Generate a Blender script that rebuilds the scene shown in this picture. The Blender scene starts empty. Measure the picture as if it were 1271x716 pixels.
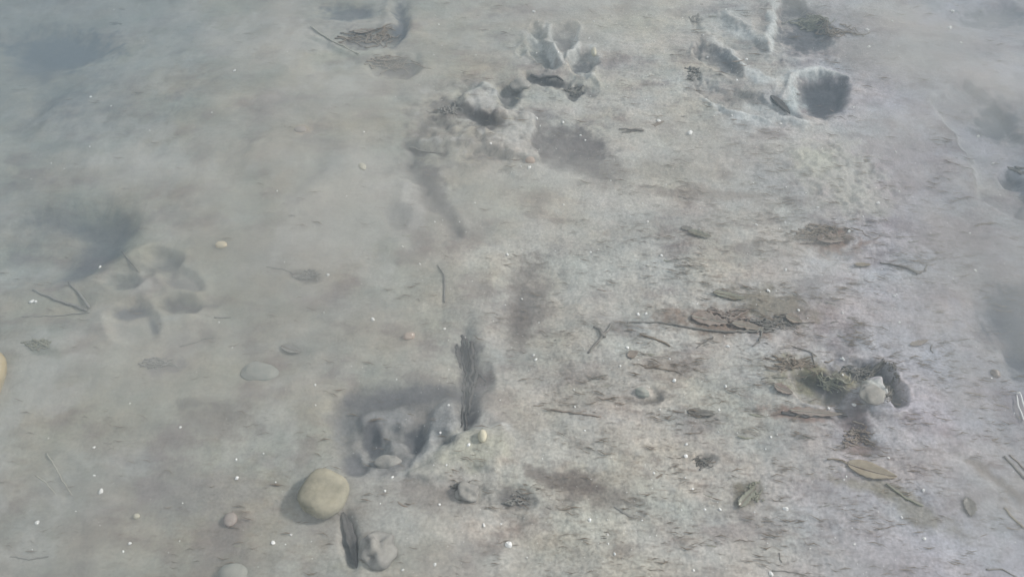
import bpy, bmesh, math, random
import numpy as np
from mathutils import Vector, Matrix

sc = bpy.context.scene
R = math.radians
# ------------------------------------------------------------------ camera
PITCH, HFOV, CAM_H = R(50.0), R(62.0), 0.613
CAM_Y = -CAM_H / math.tan(PITCH)
cam_d = bpy.data.cameras.new('camera')
cam = bpy.data.objects.new('camera', cam_d)
sc.collection.objects.link(cam)
cam_d.sensor_fit = 'HORIZONTAL'
cam_d.angle = HFOV
cam_d.clip_start, cam_d.clip_end = 0.02, 2000.0
cam.location = (0, CAM_Y, CAM_H)
cam.rotation_euler = (R(90) - PITCH, 0, 0)
sc.camera = cam

# ------------------------------------------------------------------ sky + sun
SUN_EL, SUN_AZ = R(36), R(76)          # azimuth measured from +Y (away from the camera) to +X
world = bpy.data.worlds.new('World'); sc.world = world
world.use_nodes = True
wn, wl = world.node_tree.nodes, world.node_tree.links
wn.clear()
w_out = wn.new('ShaderNodeOutputWorld'); w_bg = wn.new('ShaderNodeBackground')
sky = wn.new('ShaderNodeTexSky'); sky.sky_type = 'NISHITA'; sky.sun_disc = False
sky.sun_elevation, sky.sun_rotation = SUN_EL, SUN_AZ
w_tc = wn.new('ShaderNodeTexCoord'); w_nz = wn.new('ShaderNodeTexNoise'); w_cr = wn.new('ShaderNodeValToRGB')
w_nz.inputs['Scale'].default_value = 2.6; w_nz.inputs['Detail'].default_value = 5; w_nz.inputs['Roughness'].default_value = 0.5
w_cr.color_ramp.elements[0].position = 0.36; w_cr.color_ramp.elements[1].position = 0.58
w_mx = wn.new('ShaderNodeMix'); w_mx.data_type = 'RGBA'
w_mx.inputs['B'].default_value = (9.2, 9.6, 9.8, 1)
wl.new(w_tc.outputs['Generated'], w_nz.inputs['Vector']); wl.new(w_nz.outputs['Fac'], w_cr.inputs['Fac'])
wl.new(w_cr.outputs['Color'], w_mx.inputs['Factor']); wl.new(sky.outputs['Color'], w_mx.inputs['A'])
wl.new(w_mx.outputs['Result'], w_bg.inputs['Color']); wl.new(w_bg.outputs['Background'], w_out.inputs['Surface'])
w_bg.inputs['Strength'].default_value = 0.080

sun_d = bpy.data.lights.new('sun', 'SUN'); sun = bpy.data.objects.new('sun', sun_d)
sc.collection.objects.link(sun)
sun_d.energy, sun_d.angle, sun_d.color = 2.9, R(8), (1.0, 0.955, 0.90)
sdir = Vector((math.sin(SUN_AZ) * math.cos(SUN_EL), math.cos(SUN_AZ) * math.cos(SUN_EL), math.sin(SUN_EL)))
sun.rotation_euler = sdir.to_track_quat('Z', 'Y').to_euler()
sc.view_settings.view_transform = 'Standard'; sc.view_settings.look = 'None'
sc.view_settings.gamma = 1.0; sc.view_settings.exposure = 0.27
sc.cycles.volume_bounces = 1

# ------------------------------------------------------------------ noise and pixel helpers
class Perlin:
    def __init__(s, seed):
        r = np.random.RandomState(seed)
        s.p = np.tile(r.permutation(256), 3)
        a = r.rand(256) * 2 * np.pi
        s.gx, s.gy = np.cos(a).astype(np.float32), np.sin(a).astype(np.float32)
    def __call__(s, x, y):
        x = np.asarray(x, np.float32); y = np.asarray(y, np.float32)
        xi, yi = np.floor(x).astype(np.int32), np.floor(y).astype(np.int32)
        fx, fy = x - xi, y - yi
        u, v = fx*fx*fx*(fx*(fx*6-15)+10), fy*fy*fy*(fy*(fy*6-15)+10)
        xi &= 255; yi &= 255
        def g(ix, iy, dx, dy):
            h = s.p[s.p[ix] + iy]
            return s.gx[h]*dx + s.gy[h]*dy
        a = g(xi, yi, fx, fy); b = g(xi+1, yi, fx-1, fy)
        c = g(xi, yi+1, fx, fy-1); d = g(xi+1, yi+1, fx-1, fy-1)
        return 1.5*((a+(b-a)*u) + ((c+(d-c)*u) - (a+(b-a)*u))*v)

def fbm(x, y, seed, octs=4, gain=0.5):
    t, amp, f, n = 0, 1.0, 1.0, 0
    for k in range(octs):
        t = t + amp*Perlin(seed*17+k)(x*f + 13.7*k, y*f - 7.1*k); n += amp; amp *= gain; f *= 2.03
    return t/n

FPX = 1271/2/math.tan(HFOV/2)
cp, sp_ = math.cos(PITCH), math.sin(PITCH)
def at(u, v, z=0.0):
    """photo pixel -> point of the level plane at height z"""
    a, b = (u-635.5)/FPX, -(v-358)/FPX
    dx, dy, dz = a, cp + b*sp_, -sp_ + b*cp
    t = (z-CAM_H)/dz
    return (dx*t, CAM_Y + dy*t)
def to_px(x, y, z=0.0):
    ry, rz = y-CAM_Y, z-CAM_H
    depth = ry*cp - rz*sp_; up = ry*sp_ + rz*cp
    ok = depth > 0.1
    d = np.where(ok, depth, 1.0)
    return np.where(ok, 635.5 + FPX*x/d, -1e5), np.where(ok, 358 - FPX*up/d, -1e5)
def mpp(v):
    """metres per photo pixel (across) on the ground at row v"""
    x0, _ = at(635.5, v); x1, _ = at(636.5, v); return x1-x0

# ------------------------------------------------------------------ the bed: one sheet, fine near, coarse to the horizon
def axis(lo, hi, step, far):
    a = list(np.arange(lo, hi, step)); st = step; x = a[-1]
    while x < far: st *= 1.16; x += st; a.append(x)
    b = []; st = step; x = lo
    while x > -far: st *= 1.16; x -= st; b.append(x)
    return np.array(b[::-1] + a)
GX = axis(-0.76, 0.76, 0.00125, 320.0)
GY = axis(-0.34, 0.56, 0.00125, 320.0)
X, Y = [a.ravel() for a in np.meshgrid(GX, GY)]
Uo, Vo = to_px(X, Y)
inview = (Uo > -400) & (Uo < 1700) & (Vo > -300) & (Vo < 1000)
wu = fbm(X*22, Y*22, 3, 4, .55); wv = fbm(X*22, Y*22, 4, 4, .55)
wu2 = fbm(X*90, Y*90, 5, 3, .6); wv2 = fbm(X*90, Y*90, 6, 3, .6)
U = Uo + 12*wu + 3.5*wu2; V = Vo + 9*wv + 2.5*wv2
H = np.zeros_like(X)
def near(cx, cy, r):
    return np.where(inview & (np.abs(U-cx) < r) & (np.abs(V-cy) < r))[0]
def sstep(a, b, x):
    t = np.clip((x-a)/(b-a), 0, 1); return t*t*(3-2*t)
def rad(i, cx, cy, rx, ry, ang):
    c, s = math.cos(R(ang)), math.sin(R(ang))
    dx, dy = U[i]-cx, V[i]-cy
    return np.sqrt(((dx*c+dy*s)/rx)**2 + ((-dx*s+dy*c)/ry)**2)
def blob(cx, cy, rx, ry, h, ang=0, e=.35, rim=0.0):
    i = near(cx, cy, 2.2*max(rx, ry)); r = rad(i, cx, cy, rx, ry, ang)
    H[i] += .95*h*(1-sstep(1-e-.05, 1+e+.05, r))
    if rim: H[i] += rim*np.exp(-((r-1.0-e*.9)/.22)**2)
def dseg(i, pts):
    d = np.full(len(i), 1e9)
    for (x0, y0), (x1, y1) in zip(pts[:-1], pts[1:]):
        vx, vy = x1-x0, y1-y0
        t = np.clip(((U[i]-x0)*vx + (V[i]-y0)*vy)/(vx*vx+vy*vy), 0, 1)
        d = np.minimum(d, np.hypot(U[i]-x0-t*vx, V[i]-y0-t*vy))
    return d
def bounds(pts, pad):
    xs, ys = [p[0] for p in pts], [p[1] for p in pts]
    cx, cy = (min(xs)+max(xs))/2, (min(ys)+max(ys))/2
    return cx, cy, max(max(xs)-min(xs), max(ys)-min(ys))/2 + pad
def stroke(pts, w, h):
    i = near(*bounds(pts, 3*w)); H[i] += 1.0*h*np.exp(-(dseg(i, pts)/w)**2)
def poly_mask(pts, soft):
    i = near(*bounds(pts, 3*soft+4)); d = dseg(i, pts + [pts[0]])
    ins = np.zeros(len(i), bool); x, y = U[i], V[i]; j = len(pts)-1
    for k in range(len(pts)):
        (xk, yk), (xj, yj) = pts[k], pts[j]
        ins ^= ((yk > y) != (yj > y)) & (x < (xj-xk)*(y-yk)/((yj-yk) or 1e-9) + xk)
        j = k
    return i, sstep(-soft, soft, np.where(ins, d, -d))
def plateau(pts, h, soft=5):
    i, m = poly_mask(pts, soft); H[i] += 1.0*h*m

# grey silt lies thicker and deeper to the left and at the far right; sandy and clear in between
clear = sstep(380, 760, Uo + 0.25*(Vo-360)) * (1 - .75*sstep(1090, 1240, Uo + .2*(360-Vo)))
clear = np.where(inview, clear, .5)
H += 0.0050*fbm(X*7, Y*7, 11, 3) + 0.0022*fbm(X*24, Y*24, 12, 3)
ins = np.where(inview, 1.0, 0.0)
H += ins*(-.011*(1-sstep(0, 520, Uo)) - .034*(1-sstep(-100, 520, Uo + 1.1*Vo)) - .008*sstep(1040, 1300, Uo - .15*Vo + 40) - .006*(1-sstep(0, 160, Vo)) + .004*sstep(300, 640, Vo))
relief = H; H = np.zeros_like(X)                         # H now collects the prints and hollows
grain = .35 + .65*clear
cs, sn = math.cos(R(-7)), math.sin(R(-7))
XA, YA = X*cs + Y*sn, -X*sn + Y*cs                       # the drift direction of the debris
streak = fbm(XA*28, YA*150, 14, 4, .6)
relief += grain*(0.0011*fbm(X*80, Y*80, 13, 3, .6) + 0.0010*streak + 0.0006*fbm(X*240, Y*240, 15, 2, .6))

# --- hollow and paw print at the left
blob(62, 290, 92, 44, -.020, -12, .38, .002); blob(118, 268, 40, 26, -.012, 20, .5); blob(92, 312, 34, 22, -.006, 0, .5)
plateau([(100, 330), (150, 300), (190, 305), (245, 350), (240, 400), (180, 425), (110, 410)], .006, 12)
blob(200, 314, 22, 13, -.015, 10, .25, .003); blob(226, 343, 24, 14, -.014, 25, .25, .003); blob(150, 346, 26, 8, -.011, 3, .3, .003)
blob(152, 328, 16, 5, -.005, 0, .5); blob(222, 376, 22, 10, -.016, 8, .25); stroke([(222, 370), (268, 374)], 3, -.004)
stroke([(205, 361), (232, 357), (240, 362)], 2.5, .003)
stroke([(160, 318), (174, 344)], 3, .004); stroke([(172, 350), (205, 338)], 5, .004); stroke([(172, 352), (188, 372)], 6, .003)
blob(165, 396, 29, 24, -.013, 5, .3, .003); blob(165, 408, 20, 12, .004, 0, .5); blob(200, 450, 24, 10, -.004, -10, .5)
blob(360, 436, 20, 10, -.006, 0, .4); blob(250, 413, 16, 6, -.005, 0, .4)
# --- top left dark hollows
blob(45, 22, 70, 24, -.022, 5, .5); blob(30, 48, 30, 14, -.008, 0, .6); stroke([(120, 60), (70, 70), (10, 135)], 14, -.009)
blob(300, 172, 26, 9, -.006, -30, .6); blob(115, 142, 26, 8, -.005, 10, .6)
stroke([(395, 200), (350, 240), (300, 262)], 16, -.006); stroke([(430, 215), (380, 262)], 20, .004)
# --- top: crease, hollows
blob(455, 44, 28, 13, -.009, -5, .6, .002); stroke([(496, 0), (498, 26), (486, 48)], 8, -.018); stroke([(480, -10), (484, 20), (470, 34)], 5, .005)
blob(488, 80, 30, 13, -.012, 3, .35, .002); stroke([(520, 68), (505, 92)], 5, -.006); blob(430, 5, 34, 9, -.01, 0, .5)
stroke([(384, 34), (412, 52), (440, 66)], 3.0, .003); stroke([(384, 40), (412, 59), (440, 72)], 3.5, -.0035)
# --- paw print top centre: four toes, webbed ridges, heel crack
blob(700, 64, 50, 40, .003, 0, .5)
blob(667, 38, 8, 11, -.008, -15, .25, .003); blob(701, 45, 18, 18, -.012, 15, .2, .004); blob(672, 66, 11, 26, -.012, -45, .2, .004)
blob(647, 62, 6, 8, -.008, 0, .35, .003); blob(724, 77, 16, 18, -.013, 10, .2, .004)
stroke([(683, 30), (687, 60), (702, 84)], 3.2, .006); stroke([(717, 36), (719, 54), (705, 72)], 3.2, .006); stroke([(655, 46), (672, 54), (684, 66)], 3, .004)
stroke([(657, 93), (672, 99), (702, 104)], 4.2, -.012); stroke([(718, 92), (730, 88), (744, 99)], 4, .007); blob(706, 86, 14, 7, .004, 0, .5)
blob(712, 112, 8, 6, -.009, 0, .4); blob(730, 112, 12, 6, -.007, 0, .5); stroke([(707, 116), (715, 120), (722, 108)], 3, -.007)
# --- trampled mud between the prints
plateau([(612, 142), (640, 138), (661, 146), (661, 178), (672, 200), (640, 196), (606, 188), (600, 165)], .015, 2.2)
plateau([(580, 158), (600, 162), (604, 184), (584, 190), (566, 180)], .008, 3); plateau([(540, 164), (560, 156), (572, 170), (560, 182), (540, 178)], .007, 3); plateau([(640, 196), (672, 206), (668, 222), (640, 226), (620, 214)], .006, 4)
blob(702, 178, 44, 24, -.008, 12, .4); blob(720, 205, 40, 18, -.004, 20, .5)
plateau([(575, 116), (600, 104), (622, 118), (626, 150), (600, 152), (574, 138)], .010, 2.5)
blob(555, 134, 9, 6, -.006, 0, .4, .002); blob(571, 138, 13, 5, -.006, 25, .4); blob(592, 150, 20, 5, -.007, 18, .4)
blob(612, 160, 11, 7, -.006, 30, .4); blob(580, 108, 14, 6, -.004, 15, .5); blob(632, 118, 13, 14, -.014, 20, .35, .003)
blob(537, 160, 18, 12, -.010, -15, .4, .002); blob(515, 168, 10, 6, -.005, 0, .4); blob(584, 168, 20, 8, .005, 0, .5)
stroke([(507, 180), (520, 188), (552, 190)], 3.5, -.007); stroke([(512, 192), (505, 212), (526, 226), (530, 250), (556, 262), (562, 284)], 8, -.014)
blob(492, 270, 15, 15, -.011, 15, .35); blob(514, 250, 20, 24, .006, -20, .4); blob(600, 195, 28, 6, -.004, 0, .5)
stroke([(565, 222), (575, 270), (600, 290)], 12, -.004)
stroke([(672, 236), (640, 262), (600, 282)], 9, -.003)
# --- wide shallow brown dip in the middle
plateau([(625, 330), (700, 325), (715, 372), (690, 430), (640, 440), (612, 415)], -.006, 16)
plateau([(560, 300), (640, 318), (630, 400), (600, 440), (556, 420)], .004, 12)
blob(380, 342, 16, 8, -.008, 0, .4)
# --- large paw print at the bottom centre: a dark flat hollow with ragged tongues of silt
blob(482, 530, 74, 48, -.013, -8, .3); stroke([(420, 512), (444, 492), (500, 484), (560, 490)], 12, -.006)
plateau([(456, 506), (500, 500), (514, 518), (506, 536), (484, 532), (474, 544), (460, 530), (450, 536), (446, 516)], .008, 4)
plateau([(540, 508), (562, 500), (572, 530), (552, 548), (536, 576), (512, 584), (520, 560), (534, 540)], .009, 4)
plateau([(484, 546), (500, 548), (506, 566), (482, 566)], .005, 3)
blob(466, 552, 14, 16, -.008, 10, .35); blob(519, 546, 14, 18, -.009, 0, .35); blob(438, 574, 18, 12, -.007, 20, .4); blob(426, 540, 10, 22, -.004, 10, .5)
blob(551, 548, 12, 9, -.008, 0, .4); blob(530, 578, 16, 5, -.006, -20, .5)
plateau([(505, 594), (540, 572), (562, 545), (585, 532), (620, 528), (632, 552), (614, 590), (584, 584), (560, 592), (530, 600)], .009, 3.5)
stroke([(575, 415), (580, 470), (578, 530)], 12, -.012); blob(598, 472, 12, 16, -.010, 0, .4)
blob(432, 672, 8, 36, -.014, -8, .3); blob(402, 628, 38, 30, -.005, 0, .4)
blob(578, 612, 20, 13, -.005, 0, .4); blob(640, 622, 22, 12, -.003, 0, .6, .001); blob(700, 595, 34, 16, -.004, 10, .5)
stroke([(560, 640), (640, 650)], 10, -.003)
# --- top right prints: smooth bluish ridges and a compact round hole
blob(893, 76, 26, 13, -.008, 40, .35, .003); blob(884, 22, 24, 12, -.005, 25, .5, .002); blob(918, 42, 26, 13, -.005, 35, .5, .002)
blob(868, 26, 6, 9, -.008, 0, .4); blob(870, 60, 4, 13, -.009, 0, .4); blob(905, 55, 10, 5, -.005, 20, .4)
plateau([(970, -12), (998, -6), (1002, 18), (1026, 28), (1034, 48), (1010, 62), (982, 56), (964, 42), (968, 22)], -.015, 5)
stroke([(950, -10), (960, 22), (948, 52), (956, 66)], 8, .008); stroke([(880, 44), (905, 60), (925, 84), (950, 100), (985, 100)], 6, .006); stroke([(905, 14), (928, 26), (945, 52)], 6, .005)
plateau([(874, 98), (905, 112), (950, 118), (982, 146), (960, 148), (905, 134), (880, 120)], -.010, 3)
stroke([(878, 126), (908, 140), (960, 152), (998, 158)], 4, .008); stroke([(862, 90), (878, 118), (892, 134)], 4, -.007)
blob(1022, 118, 27, 25, -.020, -10, .3); blob(986, 120, 24, 26, -.004, 0, .4); stroke([(972, 112), (986, 97), (1006, 88), (1030, 88), (1050, 98)], 4, .007)
stroke([(975, 74), (1010, 74), (1038, 68)], 4, .005); stroke([(960, 118), (974, 132), (986, 146)], 4, -.008)
i = near(1045, 222, 95); r = rad(i, 1045, 222, 78, 44, 18); m = 1-sstep(.5, 1.15, r)
H[i] += m*(.010*np.abs(fbm(XA[i]*45, YA[i]*95, 21, 3, .6)) + .002)
# --- right side
plateau([(1160, 118), (1178, 146), (1196, 170), (1214, 196), (1222, 240), (1271, 260), (1300, 180), (1240, 120), (1200, 90)], -.013, 4)
blob(1262, 138, 34, 26, -.012, 10, .6); blob(1262, 212, 18, 10, -.014, 20, .4, .002); blob(1240, 10, 46, 13, -.014, 0, .5)
blob(1256, 385, 44, 38, -.013, 15, .7); blob(1268, 440, 20, 28, -.014, 0, .5)
blob(1028, 300, 34, 16, -.005, 8, .6, .002)
blob(1012, 484, 32, 15, -.014, 15, .35, .002); blob(1082, 490, 22, 18, .012, -10, .35); blob(1074, 462, 30, 12, -.013, 10, .35, .002)
blob(1104, 480, 13, 28, -.018, -25, .3, .002); stroke([(1045, 505), (1058, 530), (1074, 560)], 14, -.010)
blob(960, 400, 70, 14, -.003, 5, .6); blob(806, 494, 13, 8, -.005, 20, .5)
blob(798, 490, 10, 5, .004, 20, .5); blob(877, 572, 13, 8, -.006, 0, .4, .0015)
stroke([(1180, 560), (1230, 590), (1271, 630)], 8, -.004)
stroke([(52, 588), (70, 612)], 2.5, .0035); stroke([(58, 562), (88, 614)], 3, .0035); stroke([(88, 562), (102, 578)], 2.5, .003); stroke([(66, 586), (80, 608)], 5, -.003)

crumb = np.zeros_like(X)
for (cx, cy, rx, ry, ang, a_) in [(585, 155, 84, 56, 10, 1.3), (700, 108, 50, 12, 8, .7), (880, 40, 40, 40, 30, .35), (1062, 488, 84, 46, 15, .9), (1020, 40, 40, 20, 0, .6),
                                 (490, 556, 84, 44, 0, .9), (690, 185, 56, 30, 15, .6), (1020, 296, 46, 20, 5, .9), (905, 402, 90, 20, 4, .7),
                                 (575, 612, 90, 24, 5, .5), (895, 128, 50, 14, 18, .6), (1045, 222, 80, 44, 18, .9), (530, 215, 40, 60, -25, .8), (470, 682, 40, 24, 0, .4)]:
    i = near(cx, cy, 2.0*max(rx, ry)); crumb[i] = np.maximum(crumb[i], a_*(1-sstep(.5, 1.3, rad(i, cx, cy, rx, ry, ang))))
cn = fbm(X*62, Y*75, 51, 4, .62); cn2 = fbm(X*140, Y*150, 52, 3, .6)
H += crumb*(.0042*sstep(-.35, .35, cn) - .002 + .0020*cn2 - .004*sstep(.25, .4, -cn))
def soften(F, n):
    F = F.reshape(len(GY), len(GX)).copy()
    for _ in range(n):
        F[1:-1] = .25*F[:-2] + .5*F[1:-1] + .25*F[2:]; F[:, 1:-1] = .25*F[:, :-2] + .5*F[:, 1:-1] + .25*F[:, 2:]
    return F.ravel()
H1, H2 = soften(H, 1), soften(H, 6)                     # silt has slumped over the old prints on the left
H = .60*(H1*clear + H2*(1-clear)) + relief
def stain_shade_poly(pts, col, a_, soft=4):  # mud patches and hollow shade painted inside an outline
    i, m = poly_mask(pts, soft); m = (m*a_)[:, None]; C[i] = C[i]*(1-m) + np.array(col, np.float32)*m
# ---- colour of the mud (stains, silt, organic film), hollow shade and sky tint painted in
C = np.empty((len(X), 3), np.float32)
silt, sand = np.array([.285, .280, .240]), np.array([.395, .384, .352])
C[:] = silt + (sand-silt)*clear[:, None]
big = fbm(X*6, Y*6, 31, 4, .55); mid = fbm(XA*14, YA*26, 32, 4, .6)
C *= (1 + .28*big + .30*mid)[:, None]
def tint(m, col):
    m = np.clip(m, 0, 1)[:, None]; C[:] = C*(1-m) + np.array(col)*m
drift = np.clip(.25 + .75*np.exp(-((Vo-400)/190.)**2), 0, 1)*sstep(560, 900, Uo) + .45*sstep(480, 640, Vo)
drift = np.where(inview, drift, .3)
tint(sstep(.12, .55, streak + .18*mid)*(.22 + .36*drift), (.165, .130, .098))
tint(sstep(.25, .6, fbm(XA*45, YA*200, 34, 3, .6))*(.10 + .35*drift), (.11, .095, .082))
tint(sstep(.0, .42, fbm(X*16, Y*26, 35, 4, .6))*.6, (.180, .152, .142))
tint(sstep(.20, .6, fbm(X*11, Y*15, 36, 4, .6))*.40*(1-clear*.5), (.40, .41, .39))
fs = fbm(XA*70, YA*420, 37, 3, .6); sp = fbm(X*330, Y*330, 38, 2, .7); gz = np.where(inview, grain, .5)
tint(sstep(.14, .46, fs)*(.14 + .42*drift), (.150, .118, .088))
tint(sstep(.28, .5, sp)*.40*gz, (.15, .14, .13)); tint(sstep(.34, .5, -sp)*.22*gz, (.48, .47, .45))
ch1, ch2 = fbm(X*13, Y*19, 71, 4, .6), fbm(X*9, Y*12, 72, 4, .6)
C *= np.stack([1.03 + .13*ch1 + .02*ch2, 1.0 - .02*ch1 + .05*ch2, .965 - .11*ch1 - .05*ch2], 1)
warm = sstep(330, 700, Vo)*inview
tint((.10 + .5*sstep(-.1, .5, fbm(X*8, Y*11, 73, 4, .6)))*.5*warm*(1 - .8*sstep(950, 1200, Uo)), (.235, .205, .160))
cloud = fbm(X*5.5 + .6*wu, Y*8 + .6*wv, 39, 3, .5)
tint(sstep(.02, .38, cloud)*.45, (.40, .395, .365))
C *= np.stack([1 - .0*sstep(850, 1200, Uo)*inview, 1 + .01*sstep(850, 1200, Uo)*inview, 1 + .22*sstep(850, 1200, Uo)*inview], 1)  # bluish sky reflection painted into the mud towards the right
tint(crumb*sstep(.12, .42, -cn)*.7, (.115, .10, .09)); tint(crumb*sstep(.2, .4, -cn2)*.45, (.12, .105, .095)); tint(crumb*sstep(.12, .4, cn)*.5, (.43, .42, .40))  # pits between crumbs coloured darker, crumb tops paler
def stain_shade(cx, cy, rx, ry, ang, col, a, seed=40, sc_=60):  # real mud stains, plus shade painted into hollows and prints
    i = near(cx, cy, 2.4*max(rx, ry)); r = rad(i, cx, cy, rx, ry, ang)
    m = (1-sstep(.35, 1.3, r + 1.0*fbm(X[i]*sc_, Y[i]*sc_, seed, 4, .65)))*min(.95, a*1.5)
    C[i] = C[i]*(1-m[:, None]) + np.array(col, np.float32)*m[:, None]
brown, dark, blue_shade, pale = (.140, .115, .098), (.070, .064, .066), (.075, .085, .105), (.44, .45, .42)  # blue-grey and dark also paint shade and mirrored sky in the hollows
for s in [(710, 180, 52, 28, 15, (.13, .115, .11), .75), (745, 210, 60, 16, 20, brown, .35), (655, 370, 36, 52, 10, brown, .5),
          (640, 412, 22, 30, 0, brown, .4), (700, 596, 50, 18, 8, brown, .55), (640, 622, 28, 14, 0, dark, .4), (740, 620, 60, 22, 5, brown, .35),
          (530, 620, 60, 22, 10, brown, .35), (120, 660, 50, 22, 5, brown, .3), (270, 520, 60, 30, 0, brown, .35), (240, 500, 30, 8, 5, dark, .3),
          (60, 22, 80, 26, 5, blue_shade, .55), (70, 80, 40, 50, 40, blue_shade, .25),
          (456, 44, 32, 15, 0, (.11, .095, .088), .7), (490, 80, 28, 12, 0, (.12, .10, .09), .65), (497, 22, 10, 34, 0, blue_shade, .6), (430, 5, 38, 10, 0, blue_shade, .45),
          (700, 44, 15, 16, 0, (.13, .12, .115), .6), (676, 72, 12, 22, -45, (.12, .125, .115), .6), (667, 38, 7, 10, 0, (.13, .135, .12), .6), (724, 80, 14, 16, 0, (.10, .097, .097), .65),
          (678, 98, 26, 4, 10, dark, .7), (714, 113, 14, 5, 0, dark, .6), (635, 118, 16, 14, 0, dark, .45), (592, 148, 26, 7, 20, dark, .5),
          (538, 232, 14, 40, -28, dark, .5), (490, 268, 13, 14, 0, (.15, .145, .145), .5), (554, 136, 22, 9, 10, dark, .45), (610, 160, 14, 8, 30, dark, .4),
          (900, 72, 20, 12, 38, blue_shade, .45), (1000, 36, 38, 30, 0, (.09, .085, .09), .75), (990, 0, 18, 14, 0, dark, .6), (1022, 116, 14, 12, 0, (.040, .042, .052), .5),
          (1060, 60, 60, 22, 0, (.22, .20, .19), .4), (1045, 220, 60, 40, 15, (.42, .42, .37), .45), (1010, 200, 26, 14, 0, (.45, .45, .37), .45), (1085, 255, 34, 16, 10, (.40, .39, .35), .4),
          (1030, 298, 40, 16, 5, (.20, .13, .095), .7), (1245, 140, 36, 26, 0, blue_shade, .65), (1262, 212, 18, 9, 10, dark, .6), (1240, 8, 50, 12, 0, blue_shade, .55),
          (1258, 385, 42, 40, 10, blue_shade, .6), (1266, 436, 18, 24, 0, blue_shade, .6), (1180, 290, 70, 34, 0, (.22, .19, .19), .45), (1130, 200, 60, 50, 0, (.27, .235, .235), .4),
          (890, 400, 90, 18, 4, (.19, .135, .10), .6), (960, 380, 60, 22, 10, (.20, .17, .12), .5), (1010, 470, 60, 22, 10, (.22, .20, .12), .6), (985, 515, 40, 8, 5, (.20, .13, .10), .6),
          (1030, 478, 22, 14, 40, dark, .6), (1078, 462, 26, 12, 8, dark, .7), (1105, 478, 12, 26, -25, dark, .8), (1062, 530, 18, 30, -25, (.13, .10, .10), .65),
          (1070, 555, 30, 8, 5, (.18, .13, .11), .5), (1080, 492, 20, 14, 0, pale, .55), (1082, 610, 60, 10, 12, (.20, .18, .12), .4), (1140, 640, 60, 14, 25, (.21, .19, .14), .45),
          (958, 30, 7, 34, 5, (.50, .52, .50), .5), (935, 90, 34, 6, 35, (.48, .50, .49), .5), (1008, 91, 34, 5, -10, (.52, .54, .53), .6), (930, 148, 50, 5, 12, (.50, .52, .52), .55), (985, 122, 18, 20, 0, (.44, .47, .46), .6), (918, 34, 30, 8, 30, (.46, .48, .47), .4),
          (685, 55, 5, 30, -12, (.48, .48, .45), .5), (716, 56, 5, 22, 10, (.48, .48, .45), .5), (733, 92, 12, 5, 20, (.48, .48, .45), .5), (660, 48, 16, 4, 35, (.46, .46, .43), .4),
          (640, 165, 24, 24, 0, (.40, .39, .365), .5), (600, 128, 20, 16, 0, (.40, .39, .37), .5), (480, 518, 24, 14, 0, (.33, .335, .32), .5), (548, 535, 14, 28, 15, (.36, .37, .36), .55),
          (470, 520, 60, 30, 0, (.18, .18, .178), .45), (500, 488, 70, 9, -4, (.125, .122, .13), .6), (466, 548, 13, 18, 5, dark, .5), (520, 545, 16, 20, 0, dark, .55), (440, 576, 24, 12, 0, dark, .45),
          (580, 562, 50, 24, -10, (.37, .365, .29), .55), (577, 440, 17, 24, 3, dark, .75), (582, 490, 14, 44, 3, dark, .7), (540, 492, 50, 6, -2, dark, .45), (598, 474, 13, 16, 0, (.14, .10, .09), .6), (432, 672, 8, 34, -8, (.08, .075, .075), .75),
          (378, 342, 18, 9, 0, (.14, .125, .11), .6), (205, 318, 22, 14, 10, (.16, .16, .155), .45), (226, 346, 20, 12, 20, (.15, .14, .135), .5), (152, 346, 22, 8, 0, (.15, .165, .15), .45),
          (222, 375, 20, 8, 8, (.13, .125, .12), .6), (164, 380, 24, 8, 0, (.13, .13, .135), .6), (188, 398, 6, 14, -20, (.13, .13, .135), .6), (175, 352, 20, 10, 0, (.34, .33, .30), .4), (200, 450, 30, 11, -12, (.17, .15, .15), .45), (45, 425, 20, 8, 0, (.14, .155, .13), .5),
          (60, 432, 16, 6, 0, (.15, .16, .13), .4), (930, 612, 20, 16, -50, (.15, .13, .09), .6), (876, 572, 13, 7, 0, dark, .6), (805, 500, 18, 5, -8, (.16, .14, .11), .5),
          (370, 160, 14, 8, 0, (.42, .34, .24), .4), (1203, 630, 10, 14, 0, dark, .6), (1225, 585, 60, 7, 32, (.22, .18, .15), .5), (250, 610, 90, 40, 0, (.22, .20, .19), .3),
          (950, 660, 90, 20, 0, (.24, .20, .19), .3), (880, 240, 110, 10, 4, (.22, .18, .15), .45), (820, 210, 60, 10, 4, (.24, .21, .17), .35)]:
    stain_shade(*s, seed=40 + int(s[0]) % 9)
def stain_shade_line(pts, w, col, a_):  # stains and crease shade painted along a line
    i = near(*bounds(pts, 4*w)); m = (np.exp(-(dseg(i, pts)/(w*(1+.9*np.clip(cn2[i], -.7, 1))+.3))**2)*a_)[:, None]; C[i] = C[i]*(1-m) + np.array(col, np.float32)*m
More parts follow.
